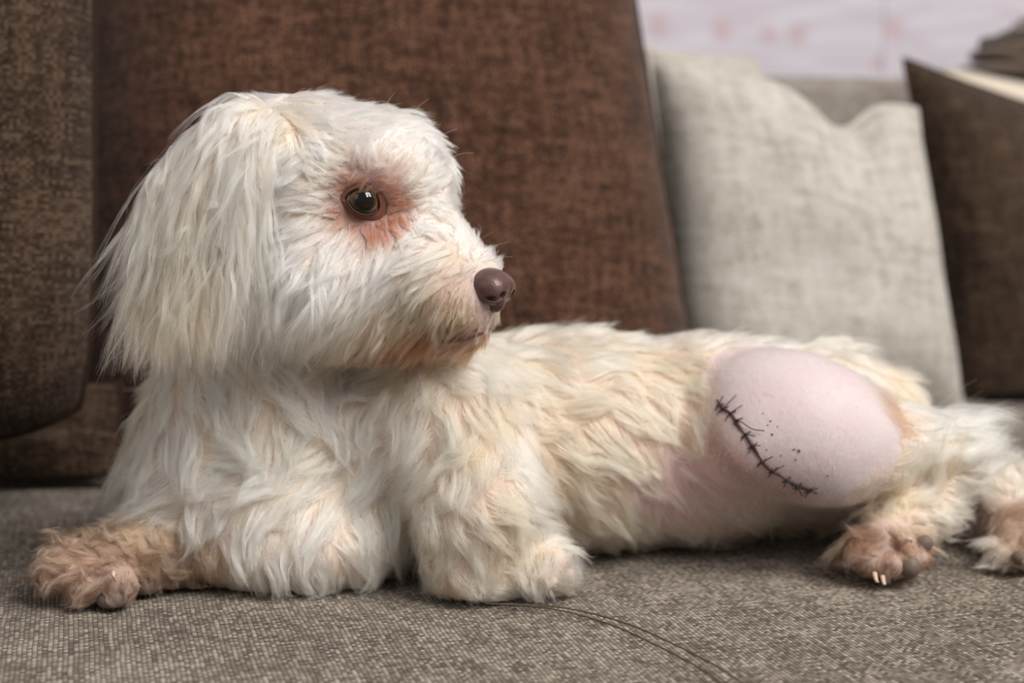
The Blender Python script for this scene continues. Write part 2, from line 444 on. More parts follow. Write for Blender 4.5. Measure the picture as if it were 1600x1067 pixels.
# near hind leg: shaved thigh, shank, foot
ell(G_THIGH, (1240, 662, .832), (160, .056, 113), (0, 17, -8), .010)
cone(G_THIGH, (1170, 700, .806, 68), (1278, 724, .802, 54), .016)
cone(G_HIND, (1325, 700, .820, 70), (1480, 712, .838, 47), .026)
cone(G_HIND, (1480, 712, .838, 46), (1435, 800, .822, 42), .014)
cone(G_HIND, (1435, 800, .822, 48), (1378, 848, .800, 46), .012)
for (x, y, d, r) in ((1342, 862, .795, 22), (1362, 878, .786, 22), (1396, 880, .783, 22), (1428, 868, .79, 22)):
    ell(G_HIND, (x, y, d), (r * 1.1, .010, r), (0, 0, 0), .006)
# far hind leg
cone(G_HIND2, (1330, 760, .90, 70), (1560, 770, .875, 44), .014)
cone(G_HIND2, (1560, 770, .875, 44), (1595, 845, .822, 40), .012)
for (x, y, d, r) in ((1562, 862, .812, 22), (1592, 870, .806, 22), (1622, 858, .806, 22)):
    ell(G_HIND2, (x, y, d), (r, .010, r), (0, 0, 0), .006)
# tail
cone(G_TAIL, (1300, 612, .895, 62), (1395, 622, .885, 34), .014)
cone(G_TAIL, (1395, 622, .885, 34), (1445, 680, .875, 24), .012)

H = .003
LO = np.array([-.305, .690, -.012]); HI = np.array([.375, .985, .312])
NG = np.ceil((HI - LO) / H).astype(int)
gx = (LO[0] + np.arange(NG[0]) * H).astype(np.float32); gy = (LO[1] + np.arange(NG[1]) * H).astype(np.float32); gz = (LO[2] + np.arange(NG[2]) * H).astype(np.float32)
def sd_prim(p, X, Y, Z):
    if p[0] == 'c':
        a, b, ra, rb = p[2], p[3], p[4], p[5]
        ba = b - a; l2 = float(ba @ ba)
        dx, dy, dz = X - a[0], Y - a[1], Z - a[2]
        h = np.clip((dx * ba[0] + dy * ba[1] + dz * ba[2]) / l2, 0, 1)
        return np.sqrt((dx - ba[0] * h) ** 2 + (dy - ba[1] * h) ** 2 + (dz - ba[2] * h) ** 2) - (ra + (rb - ra) * h)
    c, r, R = p[2], p[3], p[4]
    dx, dy, dz = X - c[0], Y - c[1], Z - c[2]
    q = [dx * R[0][i] + dy * R[1][i] + dz * R[2][i] for i in range(3)]
    k0 = np.sqrt((q[0] / r[0]) ** 2 + (q[1] / r[1]) ** 2 + (q[2] / r[2]) ** 2)
    k1 = np.sqrt((q[0] / r[0] ** 2) ** 2 + (q[1] / r[1] ** 2) ** 2 + (q[2] / r[2] ** 2) ** 2)
    return k0 * (k0 - 1) / np.maximum(k1, 1e-6)
def blend(prims, xs, ys, zs):
    Fd = np.full((len(xs), len(ys), len(zs)), .12, np.float32); best = Fd.copy(); lab = np.zeros(Fd.shape, np.int8)
    for p in prims:
        m = .05
        if p[0] == 'c': lo = np.minimum(p[2] - p[4], p[3] - p[5]) - m; hi = np.maximum(p[2] + p[4], p[3] + p[5]) + m
        else: rr = p[3].max(); lo = p[2] - rr - m; hi = p[2] + rr + m
        i0, i1 = np.searchsorted(xs, [lo[0], hi[0]]); j0, j1 = np.searchsorted(ys, [lo[1], hi[1]]); k0, k1 = np.searchsorted(zs, [lo[2], hi[2]])
        if i1 <= i0 or j1 <= j0 or k1 <= k0: continue
        d = sd_prim(p, xs[i0:i1, None, None], ys[None, j0:j1, None], zs[None, None, k0:k1]).astype(np.float32)
        sl = (slice(i0, i1), slice(j0, j1), slice(k0, k1))
        f = Fd[sl]; k = p[6]
        h = np.clip(.5 + .5 * (f - d) / k, 0, 1)
        Fd[sl] = f + (d - f) * h - k * h * (1 - h)
        bsl = best[sl]; lsl = lab[sl]; mk = d < bsl
        bsl[mk] = d[mk]; lsl[mk] = p[1]
    return Fd, lab
def surface_nets(Fd, lo, h):
    ins = Fd < 0
    n = np.array(Fd.shape)
    c = [(i, j, k) for i in (0, 1) for j in (0, 1) for k in (0, 1)]
    sub = lambda A, o: A[o[0]:n[0] - 1 + o[0], o[1]:n[1] - 1 + o[1], o[2]:n[2] - 1 + o[2]]
    cnt = sum(sub(ins, o).astype(np.int8) for o in c)
    act = (cnt > 0) & (cnt < 8)
    I = np.argwhere(act)
    idx = -np.ones(act.shape, np.int64); idx[act] = np.arange(len(I))
    acc = np.zeros((len(I), 3)); num = np.zeros(len(I))
    vals = {o: Fd[I[:, 0] + o[0], I[:, 1] + o[1], I[:, 2] + o[2]] for o in c}
    for a in c:
        for ax in range(3):
            if a[ax] == 0:
                b = tuple(1 if i == ax else a[i] for i in range(3))
                va, vb = vals[a], vals[b]; m = (va < 0) != (vb < 0)
                t = np.where(m, va / np.where(m, va - vb, 1), 0)
                q = np.tile(np.array(a, float), (len(I), 1)); q[:, ax] += t
                acc[m] += q[m]; num[m] += 1
    V = lo + h * (I + acc / num[:, None])
    F = []
    for ax in range(3):
        o1, o2 = (ax + 1) % 3, (ax + 2) % 3
        A = np.moveaxis(ins, ax, 0); d = A[:-1] != A[1:]
        E = np.argwhere(d)
        inv = [0, 0, 0]
        rest = [i for i in range(3) if i != ax]
        full = np.empty_like(E); full[:, ax] = E[:, 0]; full[:, rest[0]] = E[:, 1]; full[:, rest[1]] = E[:, 2]
        ok = (full[:, o1] > 0) & (full[:, o2] > 0) & (full[:, o1] < n[o1] - 1) & (full[:, o2] < n[o2] - 1)
        full = full[ok]
        q = []
        for (s1, s2) in ((1, 1), (0, 1), (0, 0), (1, 0)):
            g = full.copy(); g[:, o1] -= s1; g[:, o2] -= s2
            q.append(idx[g[:, 0], g[:, 1], g[:, 2]])
        q = np.stack(q, 1)
        flip = ~ins[full[:, 0], full[:, 1], full[:, 2]]
        q[flip] = q[flip][:, ::-1]
        F.append(q)
    return V, np.concatenate(F)
FD, LAB = blend(PRIMS, gx, gy, gz)
FD = np.maximum(FD, (.0012 - gz)[None, None, :])                        # it lies on the seat
GRAD = np.stack(np.gradient(FD, H), -1).astype(np.float32)
def sample(A, p):
    q = (p - LO) / H; q = np.clip(q, 0, np.array(A.shape[:3]) - 1.001)
    i = q.astype(np.int32); f = (q - i).astype(np.float32)
    out = 0
    for a in (0, 1):
        for b in (0, 1):
            for c in (0, 1):
                w = (f[:, 0] if a else 1 - f[:, 0]) * (f[:, 1] if b else 1 - f[:, 1]) * (f[:, 2] if c else 1 - f[:, 2])
                v = A[i[:, 0] + a, i[:, 1] + b, i[:, 2] + c]
                out = out + (v * w[:, None] if v.ndim == 2 else v * w)
    return out
def unit(v): return v / (np.linalg.norm(v, axis=-1, keepdims=True) + 1e-9)
BV, BF = surface_nets(FD, LO, H)
def nearest_label(p):
    i = np.clip(np.rint((p - LO) / H).astype(int), 0, np.array(LAB.shape) - 1)
    return LAB[i[:, 0], i[:, 1], i[:, 2]]
BVH = BVHTree.FromPolygons([tuple(v) for v in BV], [tuple(f) for f in BF])
def hit(px, py, off=0.0):
    """point of the dog's skin seen at (px, py) (the nearest one when the ray passes it by)"""
    o, d = ray(px, py)
    loc, nor, i, dist = BVH.ray_cast(o, d)
    if loc is None:
        best = None
        for t in np.linspace(.68, .95, 55):
            l2, n2, i2, ds = BVH.find_nearest(o + d * float(t))
            if best is None or ds < best[2]: best = (l2, n2, ds)
        loc, nor = best[0], best[1]
    p = np.array(loc); n = unit(sample(GRAD, p[None]))[0]
    return p + n * off, n
# ------------------------------------------------------------------ coat: colours and combing guides
W = (.91, .83, .70); I = (.85, .73, .56); C = (.71, .55, .37); T = (.60, .41, .26); K = (.58, .39, .29); B = (.42, .205, .115); R = (.26, .10, .05); Y = (.77, .60, .40)
T2 = (.27, .175, .115); K2 = (.28, .17, .125); B3 = (.15, .07, .042); B2 = (.29, .115, .058); L = (.60, .43, .29); E1 = (.23, .056, .022); E2 = (.27, .082, .040); WH = (.95, .905, .835); F = (.80, .70, .68)
# (px, py, comb dx, comb dy, length mm, lift, colour, wave mm, density)
GUIDES = [
 # crown and forehead
 (430,150,-.8,.3,20,.2,WH,1.5,1),(470,140,.9,.1,15,.22,WH,1.5,1),(540,158,1,.25,14,.25,WH,1,1),(600,175,1,.25,14,.4,WH,1,1),(655,200,.9,.1,13,.5,WH,1,1),(700,235,.9,.05,10,.5,WH,1,1),
 (455,195,.5,.75,18,.3,I,2,1),(500,200,.9,.35,16,.25,WH,1.5,1),(560,215,.9,-.15,14,.25,WH,1,1),(620,235,.6,-.5,13,.3,WH,1,1),(670,270,.8,-.3,12,.4,WH,1,1),
 (420,245,-.9,.35,24,.25,WH,2,1),(470,250,-.8,.3,20,.2,WH,2,1),(520,260,-.7,-.1,13,.2,WH,1,1),(400,300,-.8,.6,24,.3,WH,2,1),(440,320,-.9,.4,22,.25,WH,2,1),(490,310,-.9,.2,14,.2,WH,1,1),
 (575,245,.2,-.9,10,.25,WH,.5,1),(645,282,.6,-.6,10,.25,WH,.5,1),(680,320,.8,.2,9,.4,WH,.5,1),
 # round the eye
 (533,298,-.9,-.2,5,.15,E2,0,1.8),(545,283,-.6,-.7,5,.15,E2,0,1.8),(572,279,-.35,.9,6,.4,E2,0,1.8),(598,283,.6,-.7,5,.12,E1,0,2),(617,305,.9,-.3,5,.12,E1,0,2),(620,328,.9,.2,5,.12,E1,0,2),
 (606,348,.4,.9,6,.12,E1,0,2),(582,352,0,1,7,.12,E1,0,2),(556,346,-.4,.9,7,.12,E2,0,1.8),(537,328,-.8,.6,6,.12,E2,0,1.8),
 (630,318,.9,-.1,5,.10,E2,0,1.8),(625,343,.6,.6,5,.10,E2,0,1.8),(602,360,.1,1,6,.10,E2,0,1.8),(572,364,-.2,1,7,.10,E2,0,1.6),(606,268,.5,-.8,6,.15,K,0,1),(513,300,-1,.1,9,.2,WH,0,1),(512,262,-.7,-.5,9,.2,WH,0,1),(592,250,.2,-.9,9,.2,WH,0,1),(655,308,.7,-.3,9,.2,WH,0,1),(658,350,.2,.5,9,.2,WH,0,1),(592,388,-.4,.9,14,.2,WH,1,1),(545,370,-.6,.8,16,.2,WH,1,1),
 # cheek
 (430,370,-.7,.7,24,.25,WH,2,1),(480,370,-.7,.7,24,.22,WH,1.5,1),(440,430,-.5,.87,30,.22,WH,1.5,1),(490,430,-.5,.87,34,.22,WH,1.5,1),(540,420,-.6,.8,24,.2,WH,1.5,1),(455,500,-.25,.97,30,.2,I,1.5,1),(510,490,-.35,.93,27,.2,I,1.5,1),(560,470,-.5,.87,22,.2,I,1.5,1),
 # muzzle
 (650,355,-.8,.3,12,.2,WH,1,1),(690,360,-.7,.0,10,.25,WH,1,1),(725,375,.1,-.8,9,.4,WH,1,1),(748,395,.5,-.85,10,.55,WH,1,.9),(760,405,.6,-.8,10,.6,WH,1,.9),(620,390,-.8,.5,18,.2,WH,1,1),(660,400,-.8,.5,16,.2,WH,1,1),(700,405,-.8,.45,12,.2,I,1,1),
 (600,430,-.65,.75,24,.2,WH,1,1),(650,440,-.65,.75,22,.2,I,1,1),(695,440,-.6,.8,15,.2,K,1,1),(725,440,-.5,.7,7,.2,K,.5,.9),(740,470,-.4,.9,6,.2,K,.5,.8),(715,480,-.45,.9,13,.2,T,1,1),(675,480,-.5,.87,14,.2,L,1,1),(630,490,-.5,.87,17,.2,C,1,1),(580,520,-.45,.9,20,.2,L,1,1),
 (760,500,-.2,.9,6,.25,K,.5,.8),(745,540,.05,1,15,.2,B2,1.5,.8),(770,530,.3,.9,10,.3,B,1.5,.7),(710,520,-.4,.9,14,.2,T2,1,1),(700,560,-.3,.6,12,.15,K,1,.9),(660,530,-.5,.85,20,.2,B2,1,1),(620,545,-.55,.8,22,.2,B2,1,1),(560,560,-.5,.8,22,.2,B2,1,1),(620,580,-.6,.7,20,.15,B2,1,1),(680,575,-.5,.7,18,.15,B2,1,1),(520,560,-.4,.8,22,.2,T,1,1),(460,550,-.2,.9,22,.2,I,1,1),
 # ear
 (400,160,-.6,.4,48,.15,W,3,1),(360,175,-.6,.7,56,.15,W,3,1),(300,190,-.45,.9,74,.14,W,3.5,1),(250,230,-.35,.93,84,.14,I,3.5,1),(210,290,-.3,.95,90,.14,I,3.5,1),(190,350,-.18,.98,78,.12,I,3.5,1),
 (390,210,-.25,.97,110,.16,W,4,1),(340,230,-.35,.94,108,.15,I,4,1),(290,270,-.3,.95,98,.15,I,4,1),(380,270,.0,1,96,.15,W,4,1),(330,300,-.15,.98,88,.14,C,4,1),(400,300,.12,.99,84,.15,I,4,1),(260,340,-.2,.98,80,.14,C,4,1),
 (380,340,.1,1,78,.13,I,4,1),(320,370,-.02,1,70,.13,T,4,1),(250,420,-.12,1,58,.13,L,3,1),(210,440,-.15,1,50,.14,L,3,1),(300,440,0,1,52,.13,T,3,1),(360,420,.2,1,56,.13,L,3,1),(290,480,.0,1,42,.13,T,3,1),
 # neck and chest
 (230,590,-.2,.95,26,.3,C,2.5,1),(300,590,.2,.95,26,.3,I,3,1),(180,640,-.35,.9,24,.35,C,2,1),(170,700,-.6,.75,24,.35,C,2,1),(220,660,.2,.9,26,.3,I,3,1),(290,640,.7,.7,28,.3,W,4,1),(350,620,.6,.75,28,.3,W,4,1),(400,600,.3,.9,28,.3,W,4,1),(470,610,-.5,.8,28,.3,W,4,1),(540,610,-.7,.6,26,.3,W,4,1),(590,620,-.5,.8,22,.3,I,3,1),
 (260,700,.85,.45,26,.3,W,3,1),(340,690,.85,.4,28,.3,W,4,1),(420,680,.3,.8,24,.3,I,3,1),(480,680,-.6,.7,26,.3,I,3,1),(550,670,-.75,.6,26,.3,I,3,1),(600,700,-.5,.85,26,.3,W,3,1),
 (190,770,-.85,.25,30,.35,W,2.5,1),(260,750,-.9,.3,30,.35,W,2.5,1),(330,760,-.9,.35,28,.3,W,2.5,1),(400,750,-.85,.45,28,.3,W,3,1),(470,740,-.8,.55,30,.3,W,3,1),(540,740,-.6,.8,30,.3,W,3,1),(590,760,-.35,.93,30,.3,W,3,1),(620,800,-.1,1,24,.25,I,2,1),
 (280,800,-.75,.5,24,.3,W,2,1),(370,810,-.6,.7,24,.3,W,2,1),(450,800,-.6,.75,26,.3,W,2,1),(530,820,-.35,.9,24,.25,W,2,1),(590,850,-.1,1,22,.2,I,2,1),(380,870,-.2,.9,20,.3,I,2.5,1),(460,870,.1,.9,20,.25,W,2,1),(540,890,.1,.9,18,.2,I,2,1),(600,900,.1,.9,16,.2,I,2,1),(400,910,-.1,.7,14,.2,I,2,1),
 # side of the body
 (660,620,-.2,.95,22,.3,I,2.5,1),(730,590,.7,.6,22,.3,I,2,1),(800,560,.8,.4,22,.35,I,2,1),(760,640,.6,.8,20,.3,C,2,1),(830,620,.75,.6,22,.3,C,2,1),(900,570,.85,.3,22,.35,I,2,1),(860,500,.85,-.25,24,.45,I,2,1),(930,510,.9,-.15,24,.45,I,2,1),(1000,515,.95,-.05,18,.3,W,1.5,1),
 (980,570,.8,.4,20,.3,Y,2,1),(960,640,.7,.7,22,.3,Y,2,1),(900,680,.65,.75,22,.3,C,2.5,1),(840,700,.6,.8,24,.3,C,2.5,1),(880,760,.6,.8,26,.3,C,2.5,1),(930,800,.55,.85,24,.3,C,2.5,1),(990,720,.6,.8,20,.25,C,2,1),(1040,650,.55,.8,20,.3,Y,2,1),(1050,580,.7,.6,20,.3,Y,1.5,1),
 (900,850,.3,.9,18,.3,I,2,1),(960,860,.3,.9,18,.3,I,2,1),(1030,850,.35,.9,18,.3,I,2.5,.8),(1020,780,.5,.85,18,.2,I,3,.5),(1070,740,.5,.8,16,.2,I,2.5,.2),(1100,790,.4,.9,20,.25,I,3.5,.4),(1100,840,.3,.9,18,.3,I,2.5,.6),(1180,830,.4,.8,20,.3,I,3.5,.75),(1240,830,.4,.7,18,.3,L,3,.8),
 (1075,690,.75,.6,24,.25,Y,2.5,1),(1070,720,.6,.75,22,.25,I,2.5,.6),(1080,610,.7,.7,24,.3,I,2,1),(1085,650,.8,.55,22,.3,Y,2,1),(1110,540,.7,.6,22,.4,I,1.5,1),(1180,525,.8,.3,20,.5,W,1.5,1),(1250,525,.9,.1,20,.5,I,1.5,1),(1320,545,.9,.3,20,.5,I,1.5,1),
 # thigh: shaved; only stubble is left
 (1240,650,.6,.6,2.6,.45,F,0,.45),(1150,640,.6,.6,2.6,.45,F,0,.45),(1200,720,.6,.6,2.6,.45,F,0,.45),(1330,660,.6,.6,2.6,.45,F,0,.45),(1300,600,.6,.6,2.6,.45,F,0,.45),(1180,580,.6,.6,2.6,.45,F,0,.45),(1340,710,.6,.6,2.6,.45,F,0,.45),(1110,680,.6,.6,2.6,.45,F,0,.45),(1280,760,.6,.6,2.6,.45,F,0,.45),(1130,740,.6,.6,2.6,.45,F,0,.45),
 # near hind leg
 (1385,690,.6,-.2,2.5,.4,F,0,.4),(1350,700,-.3,.0,2.5,.4,F,0,.4),(1340,725,-.3,.0,3,.4,F,0,.4),(1420,690,.6,-.3,14,.55,I,2,.8),(1480,690,.9,-.2,24,.5,I,3,1),(1520,710,1,.0,28,.5,W,3,1),(1370,760,-.4,-.7,17,.65,W,4,1),(1420,745,.1,-.8,20,.65,I,4,1),(1470,750,.4,-.5,22,.6,C,4,1),(1345,800,-.85,-.1,24,.55,C,4,1),(1400,800,-.1,-.3,16,.6,C,4,1),(1450,800,.6,.2,20,.55,I,4,1),
 (1330,850,-.9,.25,25,.5,T2,4,1),(1365,850,-.5,.6,14,.5,B3,4,1),(1400,850,.0,.7,11,.45,B3,3,1),(1430,835,.6,.3,14,.45,T2,3,1),(1345,885,-.8,.5,17,.45,K2,3,1),(1385,885,-.3,.9,9,.4,K2,2.5,1),(1430,885,.5,.8,6,.3,R,2,.6),(1500,760,.7,.5,20,.5,I,3,1),
 # far hind leg
 (1560,770,-.2,-.4,22,.5,I,3,1),(1540,800,-.8,.1,22,.5,K2,3,1),(1580,810,.2,.2,16,.5,K2,3,1),(1590,850,.2,.8,14,.45,K2,3,1),(1555,860,-.7,.7,18,.45,I,3,1),(1610,880,.2,.9,10,.4,T2,2,1),
 # tail
 (1330,570,.8,.4,20,.4,I,2,1),(1380,600,.7,.7,22,.4,Y,2,1),(1420,640,.5,.85,14,.3,Y,2,1),(1440,680,.7,-.2,40,.5,W,2,.7),(1405,650,.2,.95,10,.2,B,1,1),(1412,672,.3,.9,10,.2,B,1,1),(1450,660,.7,-.55,46,.45,W,2,.7),
 # left foreleg
 (690,680,.0,1,20,.3,I,3,1),(740,690,.2,.98,18,.3,C,3,1),(800,720,.4,.9,20,.3,W,3,1),(660,760,-.2,1,20,.35,I,3,1),(720,770,.0,1,16,.3,I,3,1),(780,780,.3,.9,16,.3,C,3,1),(840,790,.7,.5,18,.4,W,3,1),(670,850,-.3,.95,16,.4,C,3,1),(730,850,.0,1,14,.35,I,3,1),(790,850,.4,.7,14,.35,C,3,1),(860,850,.7,-.2,14,.45,I,3,1),(890,880,.8,.3,13,.45,W,3,1),(690,910,-.2,.8,13,.4,C,3,1),(750,920,.1,.8,13,.35,I,3,1),(820,915,.4,.5,13,.35,I,3,1),(870,915,.5,.5,12,.4,I,3,1),
 # right forepaw
 (90,870,-.8,.1,15,.55,T2,6,1),(75,900,-.8,.4,14,.5,K2,6.5,1),(120,860,-.5,-.3,15,.55,T2,6.5,1),(160,840,-.5,-.4,15,.55,T2,6.5,1),(210,825,-.2,-.4,16,.5,T,6.5,1),(260,830,.3,.1,16,.5,T2,6.5,1),(300,850,.8,.4,17,.5,T2,6.5,1),(130,890,-.6,.5,16,.5,K2,4,1),(180,880,-.4,.6,17,.5,K2,6.5,1),(230,880,.0,.7,14,.5,T2,6.5,1),(280,890,.6,.6,14,.5,T2,6.5,1),(110,920,-.5,.8,13,.4,K2,3,1),(160,912,-.3,.8,13,.4,K2,3,1),(210,915,.2,.8,11,.4,K2,3,.9),(320,880,.8,.5,16,.5,T,4,1),
]
_lf = nearest_label(BV[BF].mean(1))
def part_bvh(g): return BVHTree.FromPolygons([tuple(v) for v in BV], [tuple(f) for f in BF[_lf == g]])
PART = {G_HEAD: part_bvh(G_HEAD), G_EAR: part_bvh(G_EAR)}
def hit_part(px, py, g):
    o, d = ray(px, py); loc = PART[g].ray_cast(o, d)[0]
    if loc is None: loc = min((PART[g].find_nearest(o + d * float(t)) for t in np.linspace(.70, .80, 40)), key=lambda r: r[3])[0]
    p = np.array(loc); return p, unit(sample(GRAD, p[None]))[0]
N_EYE_TO_BEARD = next(i for i, g in enumerate(GUIDES) if g[:2] == (400, 160))
N_EAR_END = next(i for i, g in enumerate(GUIDES) if g[:2] == (230, 590))
RIGHT = np.array([1.0, 0, 0]); UPV = np.array([0, SP, CP])
gp, gt, gl, gli, gc, gw, gd, gg = [], [], [], [], [], [], [], []
for gi_, (px, py, dx, dy, L, li, c, wv, de) in enumerate(GUIDES):
    sect = G_HEAD if gi_ < N_EYE_TO_BEARD else (G_EAR if gi_ < N_EAR_END else None)
    p, n = hit(px, py) if sect is None else hit_part(px, py, sect)
    t = RIGHT * dx - UPV * dy; t = t - n * (t @ n); t = t / (np.linalg.norm(t) + 1e-9)
    gp.append(p); gt.append(t); gl.append(L * .001); gli.append(li); gc.append(c); gw.append(wv * .001); gd.append(de)
    gg.append(int(nearest_label(p[None])[0]) if sect is None else sect)
gp, gt, gl, gli, gc, gw, gd, gg = map(np.array, (gp, gt, gl, gli, gc, gw, gd, gg))
def interp(p, lab):
    """comb direction, length, lift, colour, wave, density at skin points (from the guides of the same body region)"""
    N = len(p); out = np.zeros((N, 3 + 1 + 1 + 3 + 1 + 1))
    data = np.concatenate([gt, gl[:, None], gli[:, None], gc, gw[:, None], gd[:, None]], 1)
    for g in np.unique(lab):
        m = np.where(lab == g)[0]; gi = np.where(gg == g)[0]
        if len(gi) == 0: gi = np.where(gg == G_TORSO)[0]
        for s in range(0, len(m), 20000):
            q = m[s:s + 20000]
            d2 = ((p[q][:, None, :] - gp[gi][None]) ** 2).sum(-1)
            w = 1 / (d2 + .004 ** 2) ** 1.9
            w /= w.sum(1, keepdims=True)
            out[q] = w @ data[gi]
    return out

EYE_P, EYE_N = hit(567, 314)
EYE_R = .0098
_, edir = ray(567, 314); edir = np.array(edir)
EYE_C = EYE_P + edir * .0048
NOSE_C = P(771, 449, .7535)

# skin mesh colours
vlab = nearest_label(BV)
vi = interp(BV, vlab)
SKIN = np.array([.61, .525, .535])
furry = np.clip(vi[:, 9:10] * 1.3 - .25, 0, 1) * np.clip((vi[:, 3:4] - .004) / .006, 0, 1)
vcol = (vi[:, 5:8] * .45 + np.array([.50, .39, .29]) * .45) * furry + SKIN * (1 - furry)
pink = np.exp(-((BV - hit(1075, 765)[0]) ** 2).sum(1) / (2 * .03 ** 2))[:, None]
vcol = vcol * (1 - .8 * pink) + np.array([.70, .44, .42]) * .8 * pink
for kx, ky in ((1106, 668), (1112, 690), (1128, 712), (1145, 728), (1165, 745), (1190, 757), (1215, 768), (1245, 777)):     # bruising below the incision, with the shade under the knee painted in
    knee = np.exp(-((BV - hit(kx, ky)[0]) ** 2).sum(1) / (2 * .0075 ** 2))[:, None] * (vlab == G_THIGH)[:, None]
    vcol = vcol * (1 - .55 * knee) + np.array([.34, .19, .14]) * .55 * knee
rust = np.exp(-((BV - EYE_P) ** 2).sum(1) / (2 * .012 ** 2))[:, None]
vcol = vcol * (1 - rust) + np.array([.20, .06, .034]) * rust

def skin_material():
    t = NT('dog_skin')
    a = t.n('ShaderNodeAttribute', attribute_name='coat'); tc = t.n('ShaderNodeTexCoord').outputs['Object']
    n1 = t.noise(tc, 45, 4, .6); n2 = t.noise(tc, 900, 2, .6)
    mo = t.n('ShaderNodeMapRange'); mo.inputs[1].default_value = .38; mo.inputs[2].default_value = .68; mo.inputs[4].default_value = .5; t.l(n1, mo.inputs[0])
    c = t.mix(mo.outputs[0], a.outputs['Color'], (.60, .44, .445))
    vo = t.n('ShaderNodeTexVoronoi'); vo.inputs['Scale'].default_value = 520; t.l(tc, vo.inputs['Vector'])
    st = t.math('MULTIPLY', t.math('LESS_THAN', vo.outputs['Distance'], .16), .28)
    c = t.mix(st, c, (.38, .27, .25))
    t.l(c, t.b.inputs['Base Color']); t.b.inputs['Roughness'].default_value = .62; t.b.inputs['Specular IOR Level'].default_value = .25
    t.b.inputs['Subsurface Weight'].default_value = .12; t.b.inputs['Subsurface Scale'].default_value = .004
    t.b.inputs['Subsurface Radius'].default_value = (1, .4, .3)
    t.bump(t.math('ADD', n2, t.math('MULTIPLY', n1, 1.5)), .18, .0008)
    return t.m
M['skin'] = skin_material()
def fur_material():
    t = NT('dog_coat')
    a = t.n('ShaderNodeAttribute', attribute_name='coat')
    h = t.n('ShaderNodeBsdfHairPrincipled'); h.model = 'CHIANG'; h.parametrization = 'COLOR'
    t.l(a.outputs['Color'], h.inputs['Color'])
    h.inputs['Roughness'].default_value = .38; h.inputs['Radial Roughness'].default_value = .65
    h.inputs['Coat'].default_value = .0
    h.inputs['Random Roughness'].default_value = .2
    t.l(h.outputs[0], t.o.inputs['Surface'])
    return t.m
M['fur'] = fur_material()

dog = empty('dog', P(700, 900, .82) * [1, 1, 0], 'small cream-white long-haired dog with a shaved stitched thigh lying on the sofa', 'dog')
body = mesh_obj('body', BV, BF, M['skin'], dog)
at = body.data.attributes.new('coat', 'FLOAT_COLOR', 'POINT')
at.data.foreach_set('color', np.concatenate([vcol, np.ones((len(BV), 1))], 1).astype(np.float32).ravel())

# ------------------------------------------------------------------ growing the coat
TRI = np.concatenate([BF[:, [0, 1, 2]], BF[:, [0, 2, 3]]])
ta = np.linalg.norm(np.cross(BV[TRI[:, 1]] - BV[TRI[:, 0]], BV[TRI[:, 2]] - BV[TRI[:, 0]]), axis=1) * .5
def scatter(tris, areas, n):
    i = rng.choice(len(tris), n, p=areas / areas.sum()); u, v = rng.random(n), rng.random(n); m = u + v > 1
    u[m], v[m] = 1 - u[m], 1 - v[m]
    T_ = tris[i]
    return BV[T_[:, 0]] * (1 - u - v)[:, None] + BV[T_[:, 1]] * u[:, None] + BV[T_[:, 2]] * v[:, None]
def kd(points):
    k = KDTree(len(points))
    for i, p in enumerate(points): k.insert(p, i)
    k.balance(); return k
def nearest(k, pts): return np.array([k.find(p)[1] for p in pts])
def lnoise(p, f, seed):          # smooth pseudo-noise, -1..1
    r = np.random.default_rng(seed); a = 0
    for k in range(5):
        d = unit(r.normal(size=3)) * f * (1 + .6 * k); a = a + np.sin(p @ d + r.random() * 6.28) / (1 + .35 * k)
    return a / 2.6
def push(p, off):
    s = sample(FD, p); m = s < off
    if m.any():
        g = unit(sample(GRAD, p[m])); p[m] += g * (off[m] - s[m])[:, None] if not np.isscalar(off) else g * (off - s[m])[:, None]
    p[:, 2] = np.maximum(p[:, 2], .0006)
    return p

